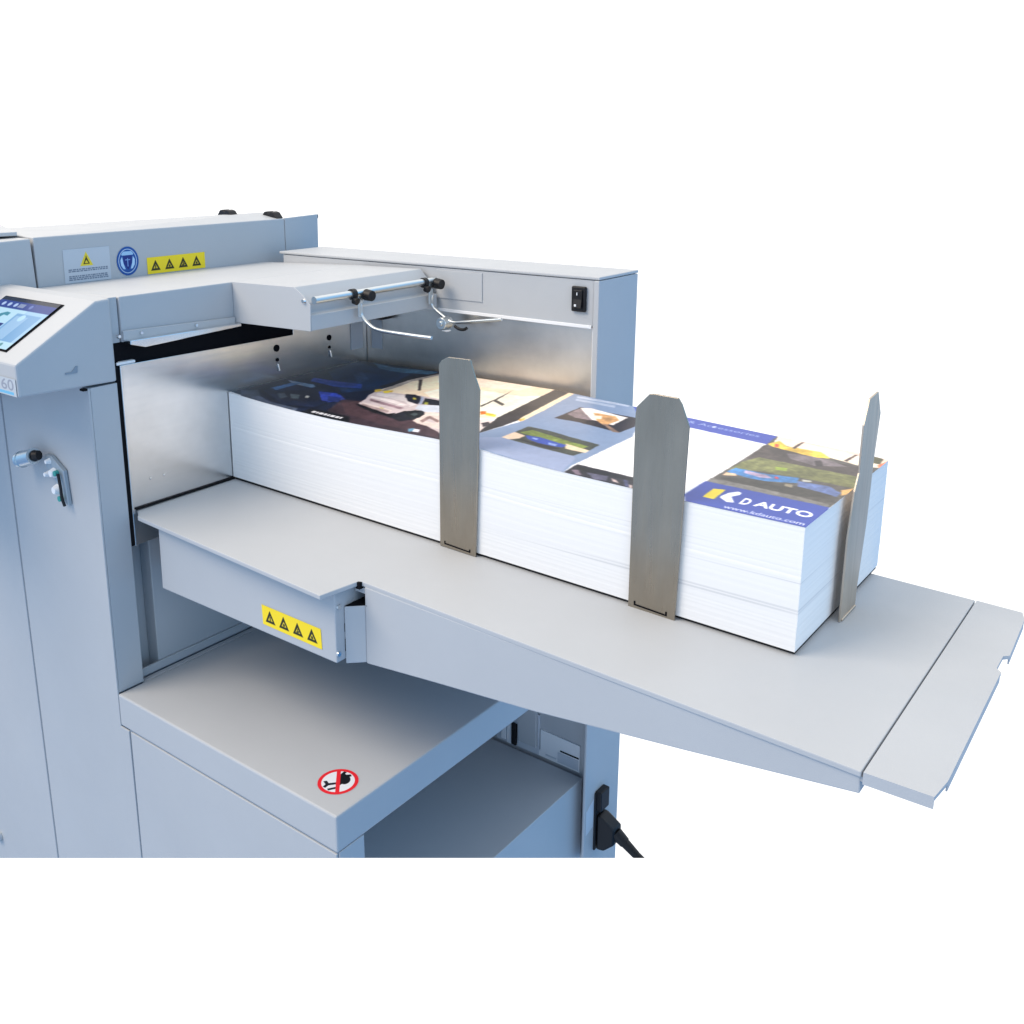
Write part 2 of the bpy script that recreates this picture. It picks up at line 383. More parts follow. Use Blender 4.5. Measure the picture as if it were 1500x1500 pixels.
# --- slot and covers on the side wall
part('feed_slot', mach, DARK, (box, -.06, -.004, -.1472, .105, .150, .1835), bevel=0)
cover = part('top_cover', mach, PAINT, (pxz, [(0, .1785), (0, .2249), (-.1865, .2172), (-.1865, .1785)], -.1362, .2175), bevel=.0012)
part('cover_strip', cover, PAINT, (pxz, [(-.0025, .1785), (-.0025, .2248), (-.1865, .2171), (-.1865, .1785)], -.1470, -.1372), bevel=.0006)
rail = part('rail_bracket', mach, CHROME, (pyz, [(-.1355, .1775), (-.1185, .1725), (.0065, .1765), (.0065, .1800), (-.1355, .1815)], .001, .013), bevel=.0006)
part('rail_flange', rail, PAINT, (pyz, [(-.1365, .1812), (-.1365, .1905), (.0065, .1860), (.0065, .1798)], .0008, .0035), bevel=.0005)
for y, z in ((-.1425, .186), (-.1165, .186), (-.048, .1845)):
    part('screw', rail, CHROME, (cyl, (.003, y, z), (.006, y, z), .0022, .0016), bevel=0, smooth=True)
# --- feeder head over the stack
head = part('feeder_head', mach, PAINT, (pxz, [(0, .1805), (.1215, .1826), (.1215, .1985), (.116, .2000), (.116, .2105), (.0996, .2268), (.0, .2249)], .0085, .2135), bevel=.0012)
part('end_plate', head, PAINT, (pxz, [(.0004, .1797), (.1232, .1822), (.1243, .2095), (.1150, .2185), (.0996, .2270), (.0004, .2251)], .0070, .0083), bevel=.0004)
part('screw', head, CHROME, (cyl, (.1155, .0068, .2135), (.1155, .0045, .2135), .003, .002), bevel=0, smooth=True)
part('lip', head, PAINT, (box, .1216, .1236, .0085, .2135, .1826, .1988), bevel=.0006)
part('guide_rod', head, ZINC, (cyl, (.1285, .0086, .2150), (.1285, .205, .2160), .0040), bevel=0, smooth=True)
for y0, kx in ((.0655, 0), (.1845, 1)):
    cl = part('clamp', head, BLACK, (cyl, (.1285, y0-.0028, .2152), (.1285, y0+.0028, .2152), .0058), (cyl, (.131, y0, .2090), (.1355, y0, .2075), .0044, .0040), bevel=0, smooth=True)
    part('clamp_knob', cl, BLACK, (cyl, (.131, y0+.0175, .2130), (.1415, y0+.0175, .2122), .0064, .0058), bevel=.0008, smooth=True)
    part('clamp_plate', cl, ZINC, (box, .1290, .1308, y0+.0065, y0+.0135, .1895, .2185), bevel=.0003)
part('hold_down_arm', head, ZINC, (tube, [(.1300, .0775, .2040), (.1297, .0772, .1915), (.140, .0772, .1822), (.1565, .0772, .1772), (.20, .0772, .1764), (.2286, .0772, .1767)], .0020), bevel=0, smooth=True)
arm = part('hold_down_arm', head, ZINC, (tube, [(.1310, .1968, .2000), (.1300, .1968, .1875), (.1455, .1968, .1768), (.160, .1968, .1705), (.178, .1968, .1722), (.2313, .1968, .1804)], .0018), bevel=0, smooth=True)
part('roller', arm, ZINC, (cyl, (.150, .188, .1685), (.150, .203, .1685), .0072), (cyl, (.150, .186, .1685), (.150, .188, .1685), .003), bevel=.0006, smooth=True)
part('roller_foot', arm, BLACK, (tube, [(.166, .194, .1668), (.172, .194, .1640), (.179, .194, .1638), (.184, .194, .1660)], .0018), bevel=0, smooth=True)
part('tab', arm, WHITE, (box, .150, .158, .190, .197, .1595, .1610), bevel=.0003)
# --- steel plates either side of the stack
sp = part('side_plate', mach, STEEL, (pyz, [(-.1420, -.0390), (-.1420, .1555), (.0940, .1532), (.0940, .1795), (.2200, .1795), (.2200, -.0390)], -.0035, 0), bevel=.0005)
part('plate_lip', sp, STEEL, (box, -.0030, .0022, -.1430, -.1405, -.0390, .1555), bevel=.0005)
part('edge_seal', sp, DARK, (box, -.03, -.0006, -.1464, -.1432, -.039, .160), bevel=0)
part('corner_cap', sp, WHITE, (box, -.012, .0015, -.1455, -.124, .1560, .1590), bevel=.0008)
for y, z, r in ((.0670, .1410, .0042), (.0672, .1272, .0022), (.1529, .1410, .0036), (.1528, .1290, .0020)):
    part('hole', sp, DARK, (cyl, (.0004, y, z), (.0008, y, z), r), bevel=0)
for y, z in ((.0674, .1180), (.1530, .1210)):
    part('pin', sp, CHROME, (cyl, (.0003, y, z+.004), (.0012, y+.001, z-.004), .0016), bevel=0, smooth=True)
for y, z in ((-.1165, .0290), (-.0995, .0285)):
    part('rivet', sp, CHROME, (cyl, (.0003, y, z), (.0014, y, z), .0016, .001), bevel=0, smooth=True)
part('rest_strip', sp, LABELP, (box, .0003, .0012, .1905, .2120, .1195, .1620), bevel=.0003)
rp = part('rear_plate', mach, REARSTEEL, (box, .0002, .3352, .2206, .2214, -.01, .1790), bevel=0)
part('rest_strip', rp, LABELP, (box, .0090, .0275, .2195, .2204, .1190, .1560), bevel=.0003)
part('sensor', rp, BLACK, (box, .030, .042, .205, .2200, .1600, .1715), bevel=.0006)
part('edge_trim', rp, WHITE, (box, .3352, .3378, .2188, .2200, -.01, .1785), bevel=.0003)
# --- rear housing
rear = part('rear_housing', mach, PAINT, (box, -.1500, .3365, .2180, .2995, .1795, .2295), bevel=.001)
part('housing_lid', rear, PAINT, (box, -.1560, .3440, .2165, .3010, .2302, .2335), bevel=.001)
part('bottom_fold', rear, WHITE, (box, .0, .3350, .2164, .2179, .1775, .1812), bevel=.0004)
part('cover_plate', rear, PAINT, (box, .12, .1885, .2168, .2179, .1935, .2270), bevel=.0004)
part('cheek', rear, PAINT, (box, .3372, .3438, .2160, .3002, -.02, .2295), (box, .3405, .3438, .2185, .3002, -.75, -.0203), cut=True, bevel=.0008)
part('rear_column', rear, PAINT, (box, -.10, .3365, .2225, .2995, -.04, .1785), (box, -.10, .3270, .2425, .2990, -.75, -.0405), (box, .3272, .3402, .2405, .2990, -.75, -.0408), cut=True, bevel=0)
sw = part('rocker_switch', rear, BLACK, (box, .3108, .3284, .2140, .2178, .1950, .2222), bevel=.0012)
part('rocker', sw, BLACK, (pyz, [(.2139, .1985), (.2105, .1995), (.2128, .2085), (.2122, .2180), (.2139, .2190)], .3142, .3250), bevel=.0006)
part('switch_mark', sw, WHITE, (box, .3168, .3192, .2103, .2106, .2010, .2034), (box, .3190, .3198, .2112, .2119, .2130, .2160), bevel=0)
# --- back panel with connectors, seen under the table
bp_ = part('connector_panel', rear, LABELP, (box, .196, .262, .2402, .2424, -.3815, -.325), bevel=.0004)
part('connector', bp_, BLACK, (box, .2215, .2290, .2360, .2401, -.3790, -.3490), bevel=.001)
part('connector_frame', bp_, WHITE, (box, .2040, .2110, .2385, .2401, -.378, -.357), (box, .2130, .2200, .2385, .2401, -.381, -.350), bevel=.0005)
part('panel_flap', bp_, PAINT, (box, .2325, .2600, .2350, .2401, -.3690, -.318), bevel=.0006)
rl = part('rating_label', rear, WHITE, (pxz, [(.232, -.3810), (.3215, -.3815), (.3215, -.3450), (.2640, -.3440), (.2640, -.3735), (.232, -.3735)], .2405, .2424), bevel=0)
part('label_mark', rl, DARK, (box, .2935, .3205, .2400, .2404, -.3635, -.3615), bevel=0)
part('label_field', rl, LABELP, (box, .2900, .3200, .2400, .2404, -.3790, -.3655), (box, .272, .288, .2400, .2404, -.377, -.375), bevel=0)
# --- power inlet and tag on the column side
part('power_inlet', rear, BLACK, (box, .3439, .3465, .2400, .2625, -.4810, -.4000), (box, .3440, .3530, .2420, .2620, -.4250, -.3985), bevel=.0012)
part('cable_tag', rear, LABELP, (pyz, [(.2215, -.4500), (.2215, -.4165), (.2385, -.4070), (.2385, -.4460)], .3440, .3444), bevel=0)
# --- bridge behind
br = part('bridge', mach, PAINT, (prism, [(-.187, -.1128, .10), (-.187, -.1180, .2735), (-.345, -.1050, .2745), (-.345, -.1050, .10)], (0, .3710, 0)), bevel=.0012)
bm = bmesh.new()
lo = [(-.187, -.1155, .10), (-.187, .2560, .10), (-.2333, .2560, .10), (-.345, -.100, .10)]
hi = [(-.187, -.1175, .2735), (-.187, .2560, .2740), (-.2333, .2560, .2815), (-.345, -.100, .2745)]
bpy.data.objects.remove(br)
a = [bm.verts.new(p) for p in lo]; b = [bm.verts.new(p) for p in hi]
bm.faces.new(a[::-1]); bm.faces.new(b)
for i in range(4): bm.faces.new((a[i], a[(i+1) % 4], b[(i+1) % 4], b[i]))
br = build('bridge', bm, PAINT, mach, .0012)
part('bridge_end', br, PAINT, (pyz, [(.2572, .10), (.2572, .2745), (.3210, .2768), (.3180, .10)], -.1905, -.1872), bevel=.0008)
part('end_cap', br, BLACK, (box, -.1925, -.1880, .3170, .3235, .2705, .2765), bevel=.0012)
part('bridge_side', br, PAINT, (pyz, [(-.1205, .2725), (-.36, .2660), (-.36, .10), (-.1135, .10)], -.34, -.1875), bevel=.0015)
part('bridge_lid', br, PAINT, (prism, [(-.21, -.1230, .2748), (-.40, -.0520, .2755), (-.46, -.15, .2755), (-.30, -.36, .2710)], (0, 0, .0045)), bevel=.0008)
for x, y, z in ((-.2500, .2085, .2775), (-.2050, .2500, .2745)):
    k = part('rubber_foot', br, BLACK, (pxz, [(x-.017, z), (x-.010, z+.0085), (x-.0035, z+.0095), (x, z+.0065), (x+.0035, z+.0095), (x+.010, z+.008), (x+.017, z)], y-.006, y+.006), bevel=.001)
def warn4(w, h, base=(240, 212, 34)):
    c = Canvas(w, h, .42, base)
    for k in range(4):
        cx = w*(.14+.235*k); b_ = h*.20; s_ = h*.34; top = b_+h*.62
        c.poly((44, 44, 14), [(cx-s_, b_), (cx+s_, b_), (cx, top)])
        c.poly((214, 190, 40), [(cx-s_*.50, b_+h*.11), (cx+s_*.50, b_+h*.11), (cx, top-h*.25)])
        if k % 2: c.ell((60, 58, 16), cx, b_+h*.19, h*.07)
        else: c.line((60, 58, 16), (cx, b_+h*.10), (cx, b_+h*.32), h*.07)
        if k == 2: c.line((60, 58, 16), (cx-h*.1, b_+h*.14), (cx+h*.12, b_+h*.2), h*.06)
    return c
XS = -.1866
cv = Canvas(61, 39, .38, (184, 191, 200))
cv.poly((222, 200, 50), [(21, 18.5), (38, 18.5), (29.5, 35)]); cv.poly((60, 56, 20), [(25.2, 20.6), (33.8, 20.6), (29.5, 29.5)]); cv.poly((222, 200, 50), [(27, 21.6), (32, 21.6), (29.5, 25.5)])
cv.line((60, 56, 20), (29.5, 26), (29.5, 30), 1.2)
for yy, n_ in ((15.2, 11), (13.2, 10), (7.6, 12), (5.6, 12), (3.6, 12)):
    x = 5+RNG.uniform(0, 1)
    while x < 56:
        q = RNG.uniform(1.5, 5); cv.poly((104, 116, 134), [(x, yy-.7), (min(x+q, 57), yy-.7), (min(x+q, 57), yy+.7), (x, yy+.7)]); x += q+.8
decal('safety_label', br, cv, plane_fn((XS, -.0840, .2182), (0, .0605, 0), (0, .0005, .0388)), STICK, 'pale grey text label with a yellow warning triangle')
cv = Canvas(33, 37, .36, (173, 177, 182))
cv.ell((28, 78, 150), 16.5, 18.5, 15.2, 17.2); cv.ell((200, 220, 240), 16.5, 18.5, 12.6, 14.4); cv.ell((28, 78, 150), 16.5, 18.5, 11.9, 13.7)
cv.poly((150, 190, 225), [(8, 27), (11, 30), (22, 30), (25, 27), (24, 25.5), (9, 25.5)]); cv.poly((170, 205, 235), [(6.5, 20), (9, 24), (10.5, 16), (13, 9), (10, 9.5), (7, 14)]); cv.poly((170, 205, 235), [(26.5, 20), (24, 24), (22.5, 16), (20, 9), (23, 9.5), (26, 14)])
cv.poly((22, 44, 120), [(10.5, 25), (22.5, 25), (22, 16), (16.5, 8), (11, 16)]); cv.line((120, 160, 215), (16.5, 22), (16.5, 12), 1.2); cv.line((120, 160, 215), (13, 20), (20, 20), 1.0)
decal('round_sticker', br, cv, plane_fn((XS, -.0160, .2186), (0, .033, 0), (0, .0005, .0372)), STICK, 'round blue mandatory sign sticker', (.470, .475))
decal('warning_sticker', br, warn4(88, 20.5), plane_fn((XS, .0276, .2183), (0, .0880, .0003), (0, .0002, .0205)), STICK, 'yellow strip of four warning triangles on the bridge')
# --- feed table
top = [(.0165, -.1470), (.2955, -.1562), (.3015, -.1143), (.3050, -.1130), (.7355, -.1150), (.7352, .1922), (.0012, .1922), (.0012, -.1370), (.008, -.1400)]
tab = part('feed_table', mach, PAINT, (pxy, top, -.0045, 0, Zt), bevel=.0008)
part('wall_joint_strip', tab, DARK, (prism, [(.0005, -.139, .0005), (.0005, .19, .0015), (.0030, .19, .0015), (.0030, -.139, .0005)], (0, 0, .0012)), bevel=0)  # thin dark strip where the table meets the wall
sup = part('table_support', tab, PAINT, (pxz, [(.0362, -.0060), (.2934, -.0112), (.2934, -.0800), (.0352, -.0800)], -.1370, .19), bevel=.0012)
for y, z in ((-.1345, -.0715), (-.1325, -.0265)):
    part('screw', sup, ZINC, (cyl, (.2933, y, z), (.2948, y, z), .0026, .0022), bevel=0, smooth=True)
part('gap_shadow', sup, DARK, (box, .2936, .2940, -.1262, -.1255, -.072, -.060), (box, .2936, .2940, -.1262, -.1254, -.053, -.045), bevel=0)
decal('warning_sticker', sup, warn4(82, 20.5), plane_fn((.1955, -.1374, -.0712), (.0800, 0, -.0008), (-.0010, 0, .0200)), STICK, 'yellow strip of four warning triangles on the table support')
ext = part('extension_body', tab, PAINT, (pxz, [(.3075, -.0103), (.7350, -.0178), (.7355, -.0310), (.6161, -.0484), (.4885, -.0657), (.3893, -.0760), (.3092, -.0850), (.3075, -.0850)], -.1135, .188), bevel=.0010)
part('corner_return', ext, PAINT, (pxy, [(.2942, -.1262), (.3074, -.1132), (.3074, -.1000), (.2942, -.1000)], -.0842, -.0285), bevel=.0006)
part('notch', ext, DARK, (pxy, [(.2945, -.1255), (.3072, -.1130), (.3098, -.1138), (.3098, -.0900), (.2945, -.0900)], -.0284, -.0278), bevel=0)
part('notch_cover', ext, PAINT, (box, .2945, .3074, -.1120, -.0900, -.0180, -.0125), bevel=.0004)
part('corner_gap', tab, DARK, (box, .2995, .3045, -.1165, -.1120, -.0128, -.0065), bevel=0)
endp = part('table_end_plate', tab, PAINT, (pxy, [(.7368, -.1150), (.7775, -.1128), (.7800, -.0910), (.7778, .0740), (.7740, .0780), (.7740, .1010), (.7778, .1050), (.7750, .1790), (.7712, .1918), (.7364, .1922)], -.0030, 0, Zt), bevel=0)
part('end_flange', endp, PAINT, (pxy, [(.7368, -.1150), (.7775, -.1128), (.7775, -.1118), (.7368, -.1140)], -.0085, -.0030, Zt), (pxy, [(.7790, -.0900), (.7800, -.0900), (.7776, .0730), (.7766, .0730)], -.0080, -.0030, Zt), (pxy, [(.7766, .1060), (.7776, .1060), (.7750, .1770), (.7740, .1770)], -.0080, -.0030, Zt), bevel=0)
part('joint_strip', tab, PAINT, (pxy, [(.7340, -.1130), (.7400, -.1130), (.7395, .1900), (.7335, .1900)], -.0080, -.0046, Zt), bevel=0)
part('pile_plate', tab, BLACK, (pxy, [(.004, -.0070), (.6495, .0025), (.6495, .2045), (.004, .2045)], .0003, .0030, Zt), bevel=0)
# --- lower shelf cabinet
shelf = part('lower_shelf', mach, PAINT, (box, .0004, .3291, -.1793, .2375, -.2340, -.1970), (box, -.0085, .0002, -.1460, .2370, -.2335, -.1972), bevel=.0018)
low = part('shelf_cabinet', mach, PAINT, (box, .0180, .3276, -.1793, -.1765, -.75, -.2358), (box, .3000, .3291, -.1764, -.1454, -.75, -.2345), cut=True, bevel=.0006)
part('bin_floor', low, PAINT, (box, .0, .3291, -.1453, .2355, -.75, -.3830), cut=True, bevel=.0008)
part('seam', low, GAP, (box, .0150, .3276, -.1775, -.1760, -.75, -.2343), cut=True, bevel=0)
cv = Canvas(46, 46, .34, (172, 178, 184))
cv.ell((214, 34, 44), 23, 23, 20); cv.ell((214, 218, 224), 23, 23, 16.3)
cv.poly((14, 14, 20), [(25, 17), (33, 24), (33, 30), (29, 35), (25, 31)]); cv.poly((14, 14, 20), [(27, 27), (36, 30), (35, 33), (28, 33)]); cv.poly((14, 14, 20), [(26, 30), (31, 37), (28, 38.5), (24, 33)]); cv.ell((14, 14, 20), 29.5, 25, 5.5, 7)
cv.poly((30, 30, 38), [(8.5, 25), (12, 25.5), (14, 21.5), (23, 22), (23, 19), (14, 18), (11, 14.5), (8.5, 16.5), (11, 20)])
cv.poly((30, 30, 38), [(13, 13), (22, 15), (22, 12), (14, 10)])
cv.line((214, 34, 44), (23, 4), (23, 42), 4.0)
cen = np.array((.2944, -.1421, -.1968))
bx = np.array((.0266, .0263, 0))*1.15; by = np.array((-.0255, .0282, 0))*1.15
decal('prohibition_sticker', shelf, cv, plane_fn(cen-bx/2-by/2, bx, by), STICK, 'round red and white no-hands prohibition sticker', (.445, .445))

# ================================================================== POWER CORD
cord = thing('power_cord', (.3476, .255, -.475), 'black power cord plugged into the rear column under the table', 'power cord')
part('plug', cord, BLACK, (prism, [(.3472, .2420, -.4800), (.3472, .2420, -.4310), (.3530, .2420, -.4330), (.3690, .2470, -.4470), (.3690, .2470, -.4680), (.3570, .2430, -.4790)], (0, .0200, 0)), bevel=.0025, smooth=True, cut=True)
part('strain_relief', cord, BLACK, (cyl, (.3675, .2565, -.4560), (.3800, .2560, -.4630), .0082, .0070), (cyl, (.3800, .2560, -.4630), (.3960, .2550, -.4715), .0062, .0052), cut=True, bevel=0, smooth=True)
part('cable', cord, BLACK, (tube, [(.3960, .2550, -.4712), (.4085, .2550, -.4780), (.4400, .2540, -.4960), (.50, .2520, -.535)], .0048), cut=True, bevel=0, smooth=True)

# ================================================================== PAPER STACK
NX, NZ = zip(*[(-.02, .1024), (.0075, .1022), (.06, .0992), (.1107, .0975), (.16, .0969), (.1969, .0974), (.2613, .0990), (.3046, .1000), (.3518, .0984), (.3985, .0958), (.439, .0945), (.5068, .0934), (.5547, .0926), (.652, .0925)])
FX, FZ = zip(*[(-.02, .1015), (.0193, .1035), (.1244, .1058), (.1928, .1058), (.2976, .1070), (.3258, .1060), (.3999, .1030), (.459, .1010), (.5491, .0976), (.6365, .0945), (.6516, .0933)])
XR, YB = .6505, .2060
yfront = lambda x: -.008*(1-np.asarray(x)/.65)
def ztop(x, t): return np.interp(x, NX, NZ)*(1-t)+np.interp(x, FX, FZ)*t
stack = thing('paper_stack', (.325, .1, -.003), 'tall white stack of printed car brochure sheets lying on the feed table', 'paper stack')
bm = bmesh.new(); nx_, nz_ = 48, 64; rings = []
off_all = []
ox = oy = 0.
for k in range(nz_+1):
    if k % 13 == 0: ox, oy = random.uniform(-.0004, .0002), random.uniform(-.00015, .00015)
    off_all.append((ox+random.uniform(-.00007, .00007), oy+random.uniform(-.00006, .00006)))
off_all[-1] = (0, 0)
for k in range(nz_+1):
    h = k/nz_; dx, dy = off_all[k]; ring = []
    def P(x, t):
        yf = float(yfront(x)); y = yf+(YB-yf)*t
        zb = Zt(x, y)+.0032; zt = float(ztop(x, t)); s = zb+(zt-zb)*h
        return (x+dx, y+dy, s)
    for i in range(nx_+1): ring.append(P(.0015+(XR-.0015)*i/nx_, 0))
    for t in (.25, .5, .75): ring.append(P(XR, t))
    for i in range(nx_, -1, -1): ring.append(P(.0015+(XR-.0015)*i/nx_, 1))
    for t in (.75, .5, .25): ring.append(P(.0015, t))
    rings.append([bm.verts.new(p) for p in ring])
for A, B in zip(rings, rings[1:]):
    n = len(A)
    for i in range(n): bm.faces.new((A[i], A[(i+1) % n], B[(i+1) % n], B[i]))
build('sheet_block', bm, PAPER, stack)
